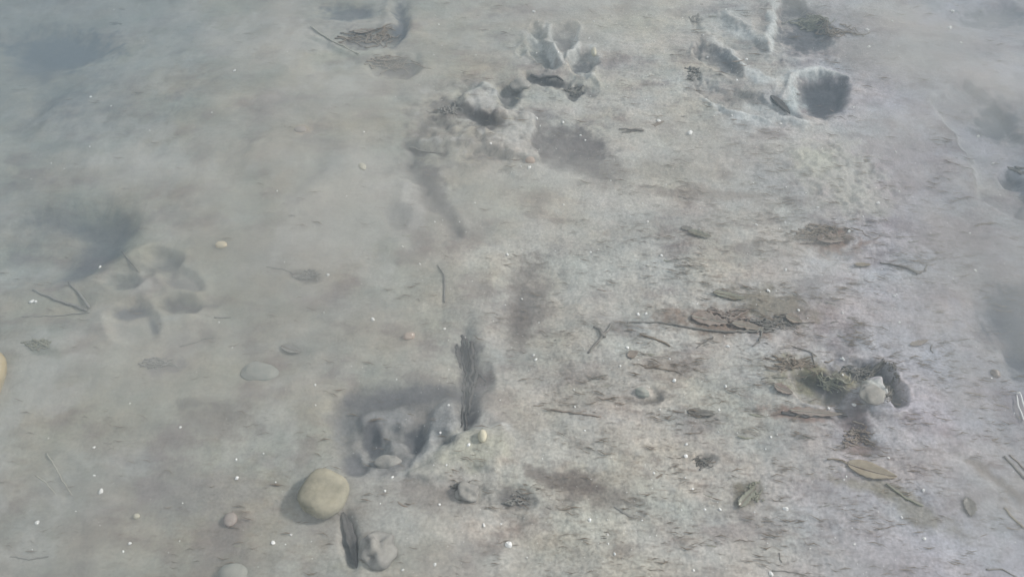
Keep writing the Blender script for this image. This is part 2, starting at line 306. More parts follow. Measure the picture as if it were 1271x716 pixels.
for pts, w, a_ in [([(574, 134), (590, 148), (612, 154), (628, 162)], 3.5, .75), ([(598, 166), (612, 160), (622, 152)], 4, .7), ([(548, 126), (562, 132), (574, 144)], 3.5, .6),
                   ([(534, 148), (526, 160), (522, 172)], 4, .6), ([(536, 152), (548, 150)], 4, .5), ([(504, 182), (520, 187), (554, 191)], 2.2, .8), ([(575, 196), (600, 198), (628, 196)], 2.5, .6),
                   ([(622, 104), (630, 116), (628, 130)], 6, .6), ([(640, 100), (645, 118)], 4, .5), ([(570, 112), (592, 108)], 4, .4), ([(660, 94), (674, 99), (700, 104)], 3, .8),
                   ([(706, 112), (716, 118), (722, 108)], 2.5, .75), ([(728, 106), (738, 116)], 2.5, .6), ([(862, 20), (864, 30)], 3, .7), ([(870, 54), (870, 66)], 2.5, .7), ([(858, 96), (872, 108), (890, 132)], 3, .55),
                   ([(886, 66), (904, 78), (922, 88)], 5, .45), ([(904, 118), (930, 120), (952, 124)], 4, .5), ([(1176, 148), (1194, 172), (1210, 192), (1218, 222)], 3, .55), ([(664, 152), (664, 178), (674, 198)], 3, .5),
                   ([(355, 245), (385, 222), (405, 198)], 7, .35), ([(215, 372), (236, 378), (268, 377)], 3.5, .6), ([(140, 347), (165, 347)], 3, .5), ([(196, 326), (216, 330)], 5, .45), ([(0, 136), (30, 112), (60, 90)], 7, .4),
                   ([(820, 489), (818, 502), (780, 501)], 3.5, .5), ([(980, 470), (1005, 470), (1030, 482), (1044, 500)], 5, .6), ([(1090, 452), (1104, 468), (1110, 492)], 6, .6),
                   ([(420, 508), (446, 490), (500, 484), (572, 488)], 8, .35), ([(560, 500), (552, 545), (540, 566)], 5, .55), ([(590, 120), (606, 110), (622, 122)], 3, .4), ([(486, 258), (496, 280)], 8, .4),
                   ([(560, 100), (580, 118), (566, 128)], 3, .4), ([(566, 178), (590, 182), (612, 176)], 3, .4), ([(552, 200), (572, 208), (600, 206)], 3.5, .35)]:
    stain_shade_line(pts, w, (.085, .075, .070), a_)  # shade of cracks, creases and print edges painted as dark lines
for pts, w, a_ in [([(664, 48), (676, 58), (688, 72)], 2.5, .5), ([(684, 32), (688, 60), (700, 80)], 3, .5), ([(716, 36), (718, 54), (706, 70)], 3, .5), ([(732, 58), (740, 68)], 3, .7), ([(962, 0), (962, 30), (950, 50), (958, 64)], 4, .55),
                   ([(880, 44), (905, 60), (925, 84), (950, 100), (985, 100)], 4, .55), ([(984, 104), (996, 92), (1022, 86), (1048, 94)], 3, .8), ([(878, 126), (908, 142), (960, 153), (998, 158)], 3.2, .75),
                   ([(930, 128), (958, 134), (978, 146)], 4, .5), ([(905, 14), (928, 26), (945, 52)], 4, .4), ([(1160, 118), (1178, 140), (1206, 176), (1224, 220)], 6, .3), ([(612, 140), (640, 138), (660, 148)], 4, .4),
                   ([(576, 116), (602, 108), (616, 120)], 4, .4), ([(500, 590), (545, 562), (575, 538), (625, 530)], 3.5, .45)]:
    stain_shade_line(pts, w, (.52, .53, .51), a_)  # lighter lines along the ridges and rims
stain_shade_poly([(405, 520), (425, 490), (470, 476), (520, 478), (552, 484), (600, 478), (604, 492), (575, 500), (572, 520), (560, 548), (535, 585), (500, 592), (440, 590), (415, 565)], (.165, .163, .162), .6, 13)
stain_shade_poly([(415, 498), (470, 478), (560, 482), (604, 480), (602, 494), (560, 500), (500, 502), (440, 508)], (.105, .10, .105), .5, 12)  # shaded far wall of the print painted as a dark band
stain_shade_poly([(456, 506), (500, 500), (516, 516), (508, 536), (498, 530), (488, 542), (476, 528), (466, 520), (452, 530)], (.31, .31, .30), .35, 5)
stain_shade_poly([(540, 506), (562, 500), (574, 530), (556, 542), (540, 574), (512, 588), (522, 562), (532, 540)], (.33, .335, .325), .4, 5)
stain_shade_poly([(450, 530), (464, 516), (474, 544), (476, 560), (462, 562), (452, 552)], (.085, .085, .09), .8, 3); stain_shade_poly([(506, 536), (524, 528), (530, 548), (522, 566), (508, 562), (500, 550)], (.085, .085, .09), .8, 3)
stain_shade_poly([(552, 550), (566, 542), (574, 552), (562, 560)], (.10, .10, .105), .7, 3); stain_shade_poly([(424, 566), (446, 560), (456, 586), (434, 590)], (.12, .12, .125), .7, 4)
stain_shade_poly([(500, 588), (545, 566), (570, 540), (612, 530), (634, 548), (618, 586), (580, 584), (530, 598)], (.375, .365, .31), .5, 6)
stain_shade_poly([(665, 150), (700, 152), (736, 160), (752, 190), (740, 215), (700, 212), (674, 200), (662, 176)], (.12, .10, .092), .55, 5)
stain_shade_poly([(350, 245), (395, 200), (450, 190), (498, 200), (512, 226), (505, 290), (440, 320), (350, 300)], (.42, .41, .375), .45, 14)
stain_shade_poly([(500, 230), (520, 232), (532, 262), (524, 284), (508, 284), (500, 262)], (.44, .43, .41), .6, 5)
for pts, w, a_ in [([(512, 182), (506, 210), (524, 224)], 9, .55), ([(524, 224), (530, 250), (552, 262), (566, 286)], 10, .6), ([(500, 206), (480, 214)], 6, .3), ([(530, 214), (548, 206)], 5, .4), ([(566, 286), (600, 292)], 6, .3)]:
    stain_shade_line(pts, w, (.11, .095, .092), a_)
stain_shade_poly([(60, 244), (100, 252), (146, 254), (158, 276), (142, 300), (112, 312), (100, 336), (60, 330), (84, 302), (96, 280), (70, 264), (20, 256)], (.085, .09, .105), .65, 14)  # shaded wall of the left hollow painted dark
stain_shade_poly([(0, 10), (60, 8), (118, 26), (96, 38), (60, 44), (40, 70), (0, 60)], (.09, .10, .12), .7, 14)  # dark blue reflection and hollow shade painted on the top left corner
stain_shade_poly([(1224, 352), (1290, 346), (1290, 480), (1252, 440), (1246, 410), (1222, 380)], (.10, .11, .13), .6, 24)  # dark blue reflection painted over the hollow at the right edge
stain_shade_poly([(1000, 98), (1022, 91), (1044, 96), (1052, 116), (1044, 136), (1024, 143), (1006, 138), (998, 118)], (.035, .037, .046), .9, 8); C = np.clip(C, .03, .6)  # depth shade of the round hole painted in

nx, ny = len(GX), len(GY)
H = H.astype(np.float64)
me = bpy.data.meshes.new('mud_bed')
me.vertices.add(nx*ny)
me.vertices.foreach_set('co', np.stack([X, Y, H], 1).ravel().astype(np.float32))
a = (np.arange(ny-1)[:, None]*nx + np.arange(nx-1)[None, :]).ravel()
quads = np.stack([a, a+1, a+1+nx, a+nx], 1).ravel().astype(np.int32)
nf = len(a)
me.loops.add(nf*4); me.loops.foreach_set('vertex_index', quads)
me.polygons.add(nf); me.polygons.foreach_set('loop_start', np.arange(nf, dtype=np.int32)*4)
me.polygons.foreach_set('loop_total', np.full(nf, 4, np.int32))
me.update(calc_edges=True); me.validate()
me.polygons.foreach_set('use_smooth', np.ones(nf, bool))
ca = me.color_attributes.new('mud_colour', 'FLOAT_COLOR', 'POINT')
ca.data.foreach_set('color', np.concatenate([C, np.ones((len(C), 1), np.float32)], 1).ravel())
ga = me.attributes.new('clear', 'FLOAT', 'POINT'); ga.data.foreach_set('value', clear.astype(np.float32))
HG = H.reshape(ny, nx)
def hz(x, y):
    i = int(np.clip(np.searchsorted(GX, x)-1, 0, nx-2)); j = int(np.clip(np.searchsorted(GY, y)-1, 0, ny-2))
    fx, fy = (x-GX[i])/(GX[i+1]-GX[i]), (y-GY[j])/(GY[j+1]-GY[j])
    return (HG[j, i]*(1-fx)+HG[j, i+1]*fx)*(1-fy) + (HG[j+1, i]*(1-fx)+HG[j+1, i+1]*fx)*fy
def ground(u, v, lift=0.0):
    """point of the bed seen at photo pixel (u, v)"""
    z = 0.0
    for _ in range(4):
        x, y = at(u, v, z); z = hz(x, y) + lift
    return Vector((x, y, z))

# ------------------------------------------------------------------ materials
def wet(nt, bsdf, coat=1.0):
    """a flat film of still water over the surface"""
    bsdf.inputs['Coat Weight'].default_value = coat
    bsdf.inputs['Coat IOR'].default_value = 1.33
    bsdf.inputs['Coat Roughness'].default_value = 0.06
def mud_material():
    m = bpy.data.materials.new('wet_mud'); m.use_nodes = True
    nt = m.node_tree; N, L = nt.nodes, nt.links; b = N['Principled BSDF']
    at_ = N.new('ShaderNodeAttribute'); at_.attribute_name = 'mud_colour'
    cl = N.new('ShaderNodeAttribute'); cl.attribute_name = 'clear'
    tc = N.new('ShaderNodeTexCoord')
    n1 = N.new('ShaderNodeTexNoise'); n1.inputs['Scale'].default_value = 420; n1.inputs['Detail'].default_value = 3
    n2 = N.new('ShaderNodeTexNoise'); n2.inputs['Scale'].default_value = 60; n2.inputs['Detail'].default_value = 6; n2.inputs['Roughness'].default_value = .65
    vo = N.new('ShaderNodeTexVoronoi'); vo.inputs['Scale'].default_value = 330
    for n in (n1, n2, vo): L.new(tc.outputs['Object'], n.inputs['Vector'])
    r1 = N.new('ShaderNodeMapRange'); r1.inputs['From Min'].default_value = .3; r1.inputs['From Max'].default_value = .7
    r1.inputs['To Min'].default_value = .80; r1.inputs['To Max'].default_value = 1.20
    r2 = N.new('ShaderNodeMapRange'); r2.inputs['From Min'].default_value = .3; r2.inputs['From Max'].default_value = .7
    r2.inputs['To Min'].default_value = .86; r2.inputs['To Max'].default_value = 1.14
    L.new(n1.outputs['Fac'], r1.inputs['Value']); L.new(n2.outputs['Fac'], r2.inputs['Value'])
    mu = N.new('ShaderNodeMath'); mu.operation = 'MULTIPLY'; L.new(r1.outputs[0], mu.inputs[0]); L.new(r2.outputs[0], mu.inputs[1])
    # grains show only where the silt is thin
    lf = N.new('ShaderNodeMix'); lf.data_type = 'FLOAT'; cm = N.new('ShaderNodeMapRange'); cm.inputs['To Min'].default_value = .45; L.new(cl.outputs['Fac'], cm.inputs['Value']); L.new(cm.outputs[0], lf.inputs['Factor'])
    L.new(r2.outputs[0], lf.inputs['A']); L.new(mu.outputs[0], lf.inputs['B'])
    vm = N.new('ShaderNodeVectorMath'); vm.operation = 'SCALE'
    L.new(at_.outputs['Color'], vm.inputs[0]); L.new(lf.outputs['Result'], vm.inputs['Scale'])
    L.new(vm.outputs[0], b.inputs['Base Color'])
    bp = N.new('ShaderNodeBump'); bp.inputs['Strength'].default_value = .35; bp.inputs['Distance'].default_value = .0009
    L.new(n1.outputs['Fac'], bp.inputs['Height']); L.new(bp.outputs[0], b.inputs['Normal'])
    b.inputs['Roughness'].default_value = .85; b.inputs['Specular IOR Level'].default_value = .1
    wet(nt, b)
    nrm = N.new('ShaderNodeCombineXYZ'); nrm.inputs[2].default_value = 1.0
    L.new(nrm.outputs[0], b.inputs['Coat Normal'])
    return m
def mat(name, c0, c1, scale=200, rough=.7, bump=.3, coat=.5, aniso=None, dist=.0006, silt=.38):
    m = bpy.data.materials.new(name); m.use_nodes = True
    nt = m.node_tree; N, L = nt.nodes, nt.links; b = N['Principled BSDF']
    tc = N.new('ShaderNodeTexCoord'); mp = N.new('ShaderNodeMapping')
    if aniso: mp.inputs['Scale'].default_value = aniso
    n1 = N.new('ShaderNodeTexNoise'); n1.inputs['Scale'].default_value = scale; n1.inputs['Detail'].default_value = 6; n1.inputs['Roughness'].default_value = .65
    L.new(tc.outputs['Object'], mp.inputs['Vector']); L.new(mp.outputs[0], n1.inputs['Vector'])
    cr = N.new('ShaderNodeValToRGB'); cr.color_ramp.elements[0].position = .35; cr.color_ramp.elements[1].position = .65
    cr.color_ramp.elements[0].color = (*c0, 1); cr.color_ramp.elements[1].color = (*c1, 1)
    L.new(n1.outputs['Fac'], cr.inputs['Fac'])
    # grey silt settled on the faces that look up
    ge = N.new('ShaderNodeNewGeometry'); sx = N.new('ShaderNodeSeparateXYZ'); L.new(ge.outputs['Normal'], sx.inputs[0])
    n3 = N.new('ShaderNodeTexNoise'); n3.inputs['Scale'].default_value = 110; n3.inputs['Detail'].default_value = 5; L.new(ge.outputs['Position'], n3.inputs['Vector'])
    ad = N.new('ShaderNodeMath'); ad.operation = 'MULTIPLY_ADD'; L.new(n3.outputs['Fac'], ad.inputs[0]); ad.inputs[1].default_value = 2.2; L.new(sx.outputs[2], ad.inputs[2])
    mr = N.new('ShaderNodeMapRange'); mr.interpolation_type = 'SMOOTHSTEP'; L.new(ad.outputs[0], mr.inputs['Value'])
    mr.inputs['From Min'].default_value = 1.35; mr.inputs['From Max'].default_value = 2.15; mr.inputs['To Max'].default_value = silt
    sm = N.new('ShaderNodeMix'); sm.data_type = 'RGBA'; L.new(mr.outputs[0], sm.inputs['Factor']); L.new(cr.outputs['Color'], sm.inputs['A'])
    sm.inputs['B'].default_value = (.34, .325, .285, 1); L.new(sm.outputs['Result'], b.inputs['Base Color'])
    bp = N.new('ShaderNodeBump'); bp.inputs['Strength'].default_value = bump; bp.inputs['Distance'].default_value = dist
    L.new(n1.outputs['Fac'], bp.inputs['Height']); L.new(bp.outputs[0], b.inputs['Normal'])
    b.inputs['Roughness'].default_value = rough; b.inputs['Specular IOR Level'].default_value = .2
    wet(nt, b, coat)
    return m
M_mud = mud_material(); me.materials.append(M_mud)
bed = bpy.data.objects.new('ground', me); sc.collection.objects.link(bed); bed['kind'] = 'structure'

M = dict(
    stone=mat('sandstone', (.215, .203, .155), (.345, .318, .24), 60, .9, .7, 0, silt=.15),
    tan=mat('tan_stone', (.36, .29, .17), (.46, .38, .24), 60),
    grey=mat('grey_stone', (.21, .21, .19), (.31, .31, .28), 90, .85, .6, .15, silt=.7),
    green=mat('green_stone', (.24, .26, .23), (.31, .33, .295), 90, .85, .5, .15, silt=.85),
    fadegreen=mat('silted_stone', (.20, .215, .19), (.28, .29, .26), 110, .9, .6, .15, silt=.5),
    cream=mat('cream_stone', (.50, .46, .33), (.62, .58, .45), 120),
    yellow=mat('yellow_grain', (.62, .50, .30), (.74, .62, .40), 150),
    pink=mat('pink_stone', (.36, .25, .19), (.44, .33, .26), 90),
    rose=mat('rose_stone', (.26, .215, .19), (.32, .265, .235), 90),
    clod=mat('mud_clod', (.19, .182, .168), (.32, .308, .285), 130, .9, .8, .1),
    shell=mat('shell', (.80, .79, .75), (.92, .91, .88), 300, .4, .1, silt=0),
    dark=mat('rotten_wood', (.04, .037, .037), (.10, .092, .09), 160, .8, .7, .2, (1, 1, .25), silt=.12),
    twig=mat('twig_bark', (.085, .075, .066), (.18, .155, .135), 220, .8, .5, .4),
    fade=mat('silted_twig', (.13, .125, .115), (.21, .20, .185), 220, .8, .4, .4),
    straw=mat('pale_straw', (.30, .28, .22), (.42, .40, .33), 200, .7, .3, .4),
    leaf=mat('brown_leaf', (.13, .085, .06), (.24, .17, .12), 130, .6, .5, .3, silt=.42),
    redleaf=mat('red_brown_leaf', (.14, .09, .07), (.24, .165, .13), 130, .6, .5, .3, silt=.42),
    tanleaf=mat('tan_leaf', (.22, .175, .115), (.33, .27, .185), 120, .6, .5, .3, silt=.2),
    olive=mat('olive_leaf', (.15, .15, .095), (.24, .235, .16), 130, .7, .5, .5),
    grime=mat('dark_plant_matter', (.05, .045, .04), (.12, .105, .09), 250, .9, .6, .3),
    bits=mat('plant_bits', (.11, .08, .055), (.24, .175, .12), 180, .8, .4, .2, silt=.3),
)

# ------------------------------------------------------------------ builders
def link(name, bm, m, parent=None, loc=(0, 0, 0)):
    d = bpy.data.meshes.new(name); bm.to_mesh(d); bm.free(); d.materials.append(m)
    for p in d.polygons: p.use_smooth = True
    o = bpy.data.objects.new(name, d); sc.collection.objects.link(o); o.location = loc
    if parent: o.parent = parent
    return o
def tag(o, label, cat, group=None):
    o['label'] = label; o['category'] = cat
    if group: o['group'] = group
    return o
def empty(name, p):
    o = bpy.data.objects.new(name, None); sc.collection.objects.link(o); o.location = p; o.empty_display_size = .01
    return o
from mathutils import noise as mn
def pebble_bm(rx, ry, rz, seed, rough=.10, freq=1.2, sub=4, square=2.0, fine=.015, dents=()):
    bm = bmesh.new(); bmesh.ops.create_icosphere(bm, subdivisions=sub, radius=1.0)
    off = Vector((seed*3.17, seed*1.71, seed*.77))
    for v in bm.verts:
        c = v.co.normalized()
        k = (abs(c.x)**square + abs(c.y)**square + abs(c.z)**square)**(-1/square)
        k *= 1 + rough*mn.noise(c*freq+off) + fine*mn.noise(c*7+off) + fine*.5*mn.noise(c*19+off)
        for (d, w, h) in dents:
            k -= h*math.exp(-((c-Vector(d).normalized()).length/w)**2)
        v.co = Vector((c.x*k*rx, c.y*k*ry, c.z*k*rz))
    return bm
def pebble(name, label, cat, u, v, wpx, hpx, m, seed, rz=None, sink=.35, ang=0, **kw):
    s = mpp(v); rx = wpx*s/2
    ry = hpx*s/2/.85
    rz = rz if rz else min(rx, ry)*.7
    p = ground(u, v)
    o = link(name, pebble_bm(rx, ry, rz, seed, **kw), m, loc=(p.x, p.y, p.z + rz*(1-2*sink)))
    o.rotation_euler = (0, 0, R(ang))
    return tag(o, label, cat)

def tube_bm(bm, pts, rads, n=9, seed=0, flat=1.0, wob=.12):
    pts = [Vector(p) for p in pts]; rings = []
    for i, p in enumerate(pts):
        t = (pts[min(i+1, len(pts)-1)] - pts[max(i-1, 0)]).normalized()
        side = t.cross(Vector((0, 0, 1)))
        side = side.normalized() if side.length > 1e-6 else Vector((1, 0, 0))
        up = side.cross(t).normalized(); ring = []
        for k in range(n):
            a = 2*math.pi*k/n
            r = rads[i]*(1 + wob*mn.noise(Vector((i*.6+seed, k*.9, seed*1.3))))
            ring.append(bm.verts.new(p + side*math.cos(a)*r + up*math.sin(a)*r*flat))
        rings.append(ring)
    for a, b in zip(rings[:-1], rings[1:]):
        for k in range(n): bm.faces.new((a[k], a[(k+1) % n], b[(k+1) % n], b[k]))
    bm.faces.new(rings[0][::-1]); bm.faces.new(rings[-1])
def resample(pix, n, r0, r1, lift=.0, seed=0, jit=1.2):
    L = [0]
    for a, b in zip(pix[:-1], pix[1:]): L.append(L[-1] + math.hypot(b[0]-a[0], b[1]-a[1]))
    pts, rads = [], []
    for k in range(n):
        t = k/(n-1)*L[-1]; i = max(j for j in range(len(L)-1) if L[j] <= t+1e-9)
        f = (t-L[i])/(L[i+1]-L[i]); f = f*f*(3-2*f)*.3 + f*.7
        u = pix[i][0]+(pix[i+1][0]-pix[i][0])*f + jit*mn.noise(Vector((k*.45, seed, 0)))
        v = pix[i][1]+(pix[i+1][1]-pix[i][1])*f + jit*mn.noise(Vector((k*.45, seed, 9)))
        q = k/(n-1); r = r0+(r1-r0)*q
        r *= 1 - .5*max(0, (q-.93)/.07); pts.append(ground(u, v, lift + r*.55)); rads.append(r)
    # a stiff thing bridges the small dips
    zs = [p.z for p in pts]
    for _ in range(6): zs = [max(z, (zs[max(i-1, 0)]+zs[min(i+1, len(zs)-1)])/2) for i, z in enumerate(zs)]
    for p, z in zip(pts, zs): p.z = z
    return pts, rads
def twig(name, label, cat, pix, w0, w1, m, seed=0, n=None, lift=0.0, forks=(), flat=.8, jit=1.2, fork_name='side_shoot', group=None):
    """w0, w1: thickness in photo pixels at both ends; forks: (pixels, w0, w1)"""
    s = mpp(pix[0][1]); Lp = sum(math.hypot(b[0]-a[0], b[1]-a[1]) for a, b in zip(pix[:-1], pix[1:]))
    n = n or max(7, int(Lp/3.5))
    base = ground(*pix[0])
    pts, rads = resample(pix, n, w0*s/2, w1*s/2, lift, seed, jit)
    bm = bmesh.new(); tube_bm(bm, [p-base for p in pts], rads, 9, seed, flat)
    o = link(name, bm, m, loc=base)
    for q, (fp, a, b) in enumerate(forks):
        fpts, fr = resample(fp, max(6, int(len(fp)*5)), a*s/2, b*s/2, lift, seed+q+5, jit)
        bm = bmesh.new(); tube_bm(bm, [p-base for p in fpts], fr, 8, seed+q, flat)
        link(fork_name, bm, m, o)
    return tag(o, label, cat, group)

def leaf_bm(Lm, Wm, seed, curl=.2, thick=.0006, nl=26, nw=9, point=.75, cup=.15, ragged=.38):
    bm = bmesh.new(); top, bot = [], []
    for i in range(nl+1):
        t = i/nl
        w = Wm/2*(math.sin(math.pi*min(1, t**point))**.8)*(1+ragged*mn.noise(Vector((t*9, seed, 0)))) + Wm*.015
        cx = .07*Lm*math.sin(t*2.4+seed); rt, rb = [], []
        for j in range(nw):
            s = j/(nw-1)*2-1
            e = 1+ragged*mn.noise(Vector((t*14, s*2, seed)))
            y = s*w*e + cx*.6
            z = cup*w*s*s + curl*Lm*(t-.5)**2*.5 + .03*Wm*mn.noise(Vector((t*5, s*3, seed))) - .06*Wm*math.exp(-(s*5)**2)
            rt.append(bm.verts.new((t*Lm - Lm/2, y, z+thick/2))); rb.append(bm.verts.new((t*Lm - Lm/2, y, z-thick/2)))
        top.append(rt); bot.append(rb)
    for i in range(nl):
        for j in range(nw-1):
            bm.faces.new((top[i][j], top[i+1][j], top[i+1][j+1], top[i][j+1]))
            bm.faces.new((bot[i][j], bot[i][j+1], bot[i+1][j+1], bot[i+1][j]))
        bm.faces.new((top[i][0], bot[i][0], bot[i+1][0], top[i+1][0]))
        bm.faces.new((top[i][-1], top[i+1][-1], bot[i+1][-1], bot[i][-1]))
    for r in (0, nl):
        for j in range(nw-1):
            f = (top[r][j], top[r][j+1], bot[r][j+1], bot[r][j])
            bm.faces.new(f if r == 0 else f[::-1])
    return bm
def leaf(name, label, cat, u, v, lpx, wpx, ang, m, seed, midrib=True, stalk=0, lift=.0012, tilt=(0, 0), **kw):
    """ang: direction in the photo, degrees clockwise from the right"""
    s = mpp(v)
    a, b = ground(u-lpx/2*math.cos(R(ang)), v-lpx/2*math.sin(R(ang))), ground(u+lpx/2*math.cos(R(ang)), v+lpx/2*math.sin(R(ang)))
    d = b-a; Lm = math.hypot(d.x, d.y); Wm = wpx*s*1.15
    c = (a+b)/2; g = ground(u, v)
    o = link(name, leaf_bm(Lm, Wm, seed, **kw), m, loc=(c.x, c.y, max(c.z, g.z)+lift))
    o.rotation_euler = (R(tilt[0]), R(tilt[1]), math.atan2(d.y, d.x))
    if midrib:
        bm = bmesh.new(); curl = kw.get('curl', .25)
        pts = [Vector(((t-.5)*Lm, .6*.07*Lm*math.sin(t*2.4+seed), curl*Lm*(t-.5)**2*.5 - .05*Wm + .0006)) for t in [k/14 for k in range(15)]]
        tube_bm(bm, pts, [Wm*.035*(1.3-t/14) + .0001 for t in range(15)], 6, seed)
        link('midrib', bm, M['straw'] if m in (M['leaf'], M['redleaf']) else M['leaf'], o)
    if stalk:
        bm = bmesh.new(); curl = kw.get('curl', .25); y0 = .6*.07*Lm*math.sin(seed)
        pts = [Vector((-Lm/2 - k/8*stalk*s, y0 + .12*stalk*s*math.sin(k*.4), curl*Lm*.125*(1-k/8*.8))) for k in range(9)]
        tube_bm(bm, pts, [.0006]*9, 6, seed); link('stalk', bm, m, o)
    return tag(o, label, cat)

def strands_bm(base, pix_lines, w, s, seed):
    """a bundle of parallel rotten fibres: one mesh"""
    bm = bmesh.new()
    for q, pl in enumerate(pix_lines):
        pts, rads = resample(pl, 26, w*s/2*(1-.25*(q % 3)), w*s/2*.5, .0006*(q % 4)-.0012, seed+q*3, 4.5)
        tube_bm(bm, [p-base for p in pts], rads, 8, seed+q, .6, .8)
    return bm

# ------------------------------------------------------------------ stones and clods
s = mpp(613)
p = ground(404, 617)
big = link('stone', pebble_bm(.0186, .0196, .0090, 5, rough=.14, freq=1.1, sub=5, square=2.5, fine=.02), M['stone'], loc=(p.x, p.y, p.z+.0062))
big.rotation_euler = (R(-4), R(3), R(-22)); tag(big, 'largest smooth oval beige stone on the mud below the big paw print', 'stone')
pebble('stone', 'tan stone cut off by the left edge of the photo', 'stone', -24, 486, 56, 92, M['tan'], 8, .018)
pebble('pebble', 'small round reddish pebble half sunk left of the big beige stone', 'pebble', 286, 645, 17, 17, M['rose'], 2, sink=.45)
pebble('stone', 'rounded pale stone at the bottom edge left of the big stone', 'stone', 289, 712, 38, 24, M['fadegreen'], 11, .006, sink=.55)
o = pebble('stone', 'lobed grey green stone with a groove, right of the dark bark strip', 'stone', 469, 683, 44, 40, M['clod'], 14, .0085, sink=.45, rough=.34, freq=1.6,
       dents=[((.15, .6, .8), .30, .45), ((.1, .1, 1), .22, .35), ((-.4, -.8, .7), .28, .4), ((.9, .1, .9), .25, .3), ((-.1, -.5, .9), .16, .3)])
pebble('pebble', 'flat grey pebble inside the big lower paw print', 'pebble', 482, 574, 32, 16, M['clod'], 17, .0045, ang=14, rough=.3)
pebble('mud_clod', 'blocky grey clod with dark top right of the beige stone', 'clod', 580, 614, 26, 20, M['clod'], 21, .0065, sink=.3, rough=.35, freq=1.8, square=2.8, ang=-25)
pebble('pebble', 'small cream pebble on the raised mud beside the dark upright stick', 'pebble', 599, 542, 11, 14, M['cream'], 23, .0045, sink=.3)
pebble('stone', 'pale green stone veiled by silt in the lower left', 'stone', 322, 461, 46, 24, M['fadegreen'], 27, .0035, sink=.5, rough=.25, ang=-8)
pebble('pebble', 'flat yellow seed like grain above the left paw print', 'pebble', 275, 305, 15, 9, M['yellow'], 29, .003, sink=.25)
pebble('pebble', 'small pinkish pebble in the open mud above the dark upright stick', 'pebble', 508, 418, 14, 9, M['pink'], 31, .003, sink=.35, ang=15, rough=.25)
pebble('pebble', 'faint ochre pebble under silt in the upper left', 'pebble', 373, 161, 15, 10, M['rose'], 33, .003, sink=.5)
pebble('pebble', 'thin pale grain lying tilted left of the upper middle paw print', 'pebble', 450, 207, 8, 12, M['cream'], 35, .002, sink=.35, ang=30)
pebble('pebble', 'reddish pebble in the corner of the pale raised mud block', 'pebble', 658, 196, 12, 9, M['pink'], 37, .004)
pebble('mud_clod', 'pale lump of mud standing between two dark hollows at the right', 'clod', 1082, 490, 32, 24, M['clod'], 39, .004, sink=.45, rough=.3, freq=1.6, ang=20)
pebble('mud_clod', 'small dark clod in the smooth mud at the far right', 'clod', 1235, 464, 11, 11, M['rose'], 41, .003, rough=.3)
pebble('pebble', 'pale pebble on the right lip of the upper centre paw print', 'pebble', 737, 67, 7, 13, M['cream'], 43, .004, sink=.3, rough=.2)
pebble('pebble', 'pale green chip in the fine grit left of the broad brown leaf', 'pebble', 797, 487, 18, 10, M['green'], 45, .003, sink=.4, ang=-20, rough=.25)
pebble('pebble', 'small yellow white grain at the bottom left among white specks', 'pebble', 170, 641, 8, 6, M['cream'], 47, .002, sink=.3)
pebble('mud_clod', 'wide low crumb of mud at the lower edge of the upper centre print', 'clod', 645, 107, 26, 18, M['clod'], 49, .006, sink=.45, rough=.3)

# ------------------------------------------------------------------ twigs and sticks
twig('twig', 'thin dark twig, the longer arm of the V beside the left paw print', 'twig', [(41, 360), (75, 374), (108, 385)], 2.6, 4.2, M['fade'], 1)
twig('twig', 'short dark twig, the upper arm of the V beside the left paw print', 'twig', [(86, 352), (100, 366), (111, 382)], 2.4, 4.2, M['fade'], 2)
twig('twig', 'hair thin twig lying below the V of twigs at the left', 'twig', [(28, 393), (70, 392), (112, 388)], 1.0, 1.5, M['fade'], 3)
twig('twig', 'thin twig in the toes of the left paw print', 'twig', [(153, 315), (163, 326), (173, 339)], 1.8, 1.2, M['fade'], 4)
twig('twig', 'short dark twig right of the left paw print', 'twig', [(266, 394), (287, 394)], 2.2, 1.5, M['fade'], 5)
twig('twig', 'bent thin twig below the left paw print', 'twig', [(223, 430), (245, 424), (265, 418)], 1.6, 1.2, M['fade'], 6)
b0 = ground(577, 420)
lines = [[(567, 428), (568, 444), (572, 458)], [(573, 416), (575, 440), (578, 470), (577, 500)], [(579, 420), (581, 450), (581, 490), (577, 534)],
         [(585, 424), (586, 446), (584, 478), (582, 515)], [(588, 440), (592, 462), (603, 472), (602, 482)], [(576, 470), (574, 505), (573, 530)], [(592, 458), (588, 480), (584, 500)]]
bk = link('rotten_stick', strands_bm(b0, lines, 5.5, mpp(470), 51), M['dark'], loc=b0)
tag(bk, 'black fibrous rotten stick upright above the raised mud in the lower centre', 'stick')
leaf('bark_strip', 'dark pointed strip of bark between the beige stone and the lobed stone', 'bark', 433, 671, 72, 10, 76, M['dark'], 57, midrib=False, curl=.0, cup=.05, ragged=.25, thick=.0012, lift=.0)
leaf('bark_strip', 'dark slanting bark sliver in the upper right print beside the round hole', 'bark', 968, 131, 34, 8, 48, M['dark'], 63, midrib=False, curl=.0, cup=.05, ragged=.2, thick=.0012, lift=.001)
twig('twig', 'dark forked twig like a Y in the centre right mud', 'twig', [(730, 438), (742, 424), (752, 412), (760, 401)], 2.6, 3.6, M['twig'], 7,
     forks=[([(749, 418), (744, 408), (736, 405)], 6.5, 2.5)], fork_name='side_shoot')
twig('twig', 'long thin straight twig pointing left from the brown leaf heap', 'twig', [(778, 400), (820, 400), (860, 407), (900, 412), (960, 411)], 1.8, 3.4, M['twig'], 8,
     forks=[([(885, 418), (872, 426), (864, 432)], 2.2, 1.4), ([(946, 412), (942, 424), (934, 430)], 2.6, 1.6)])
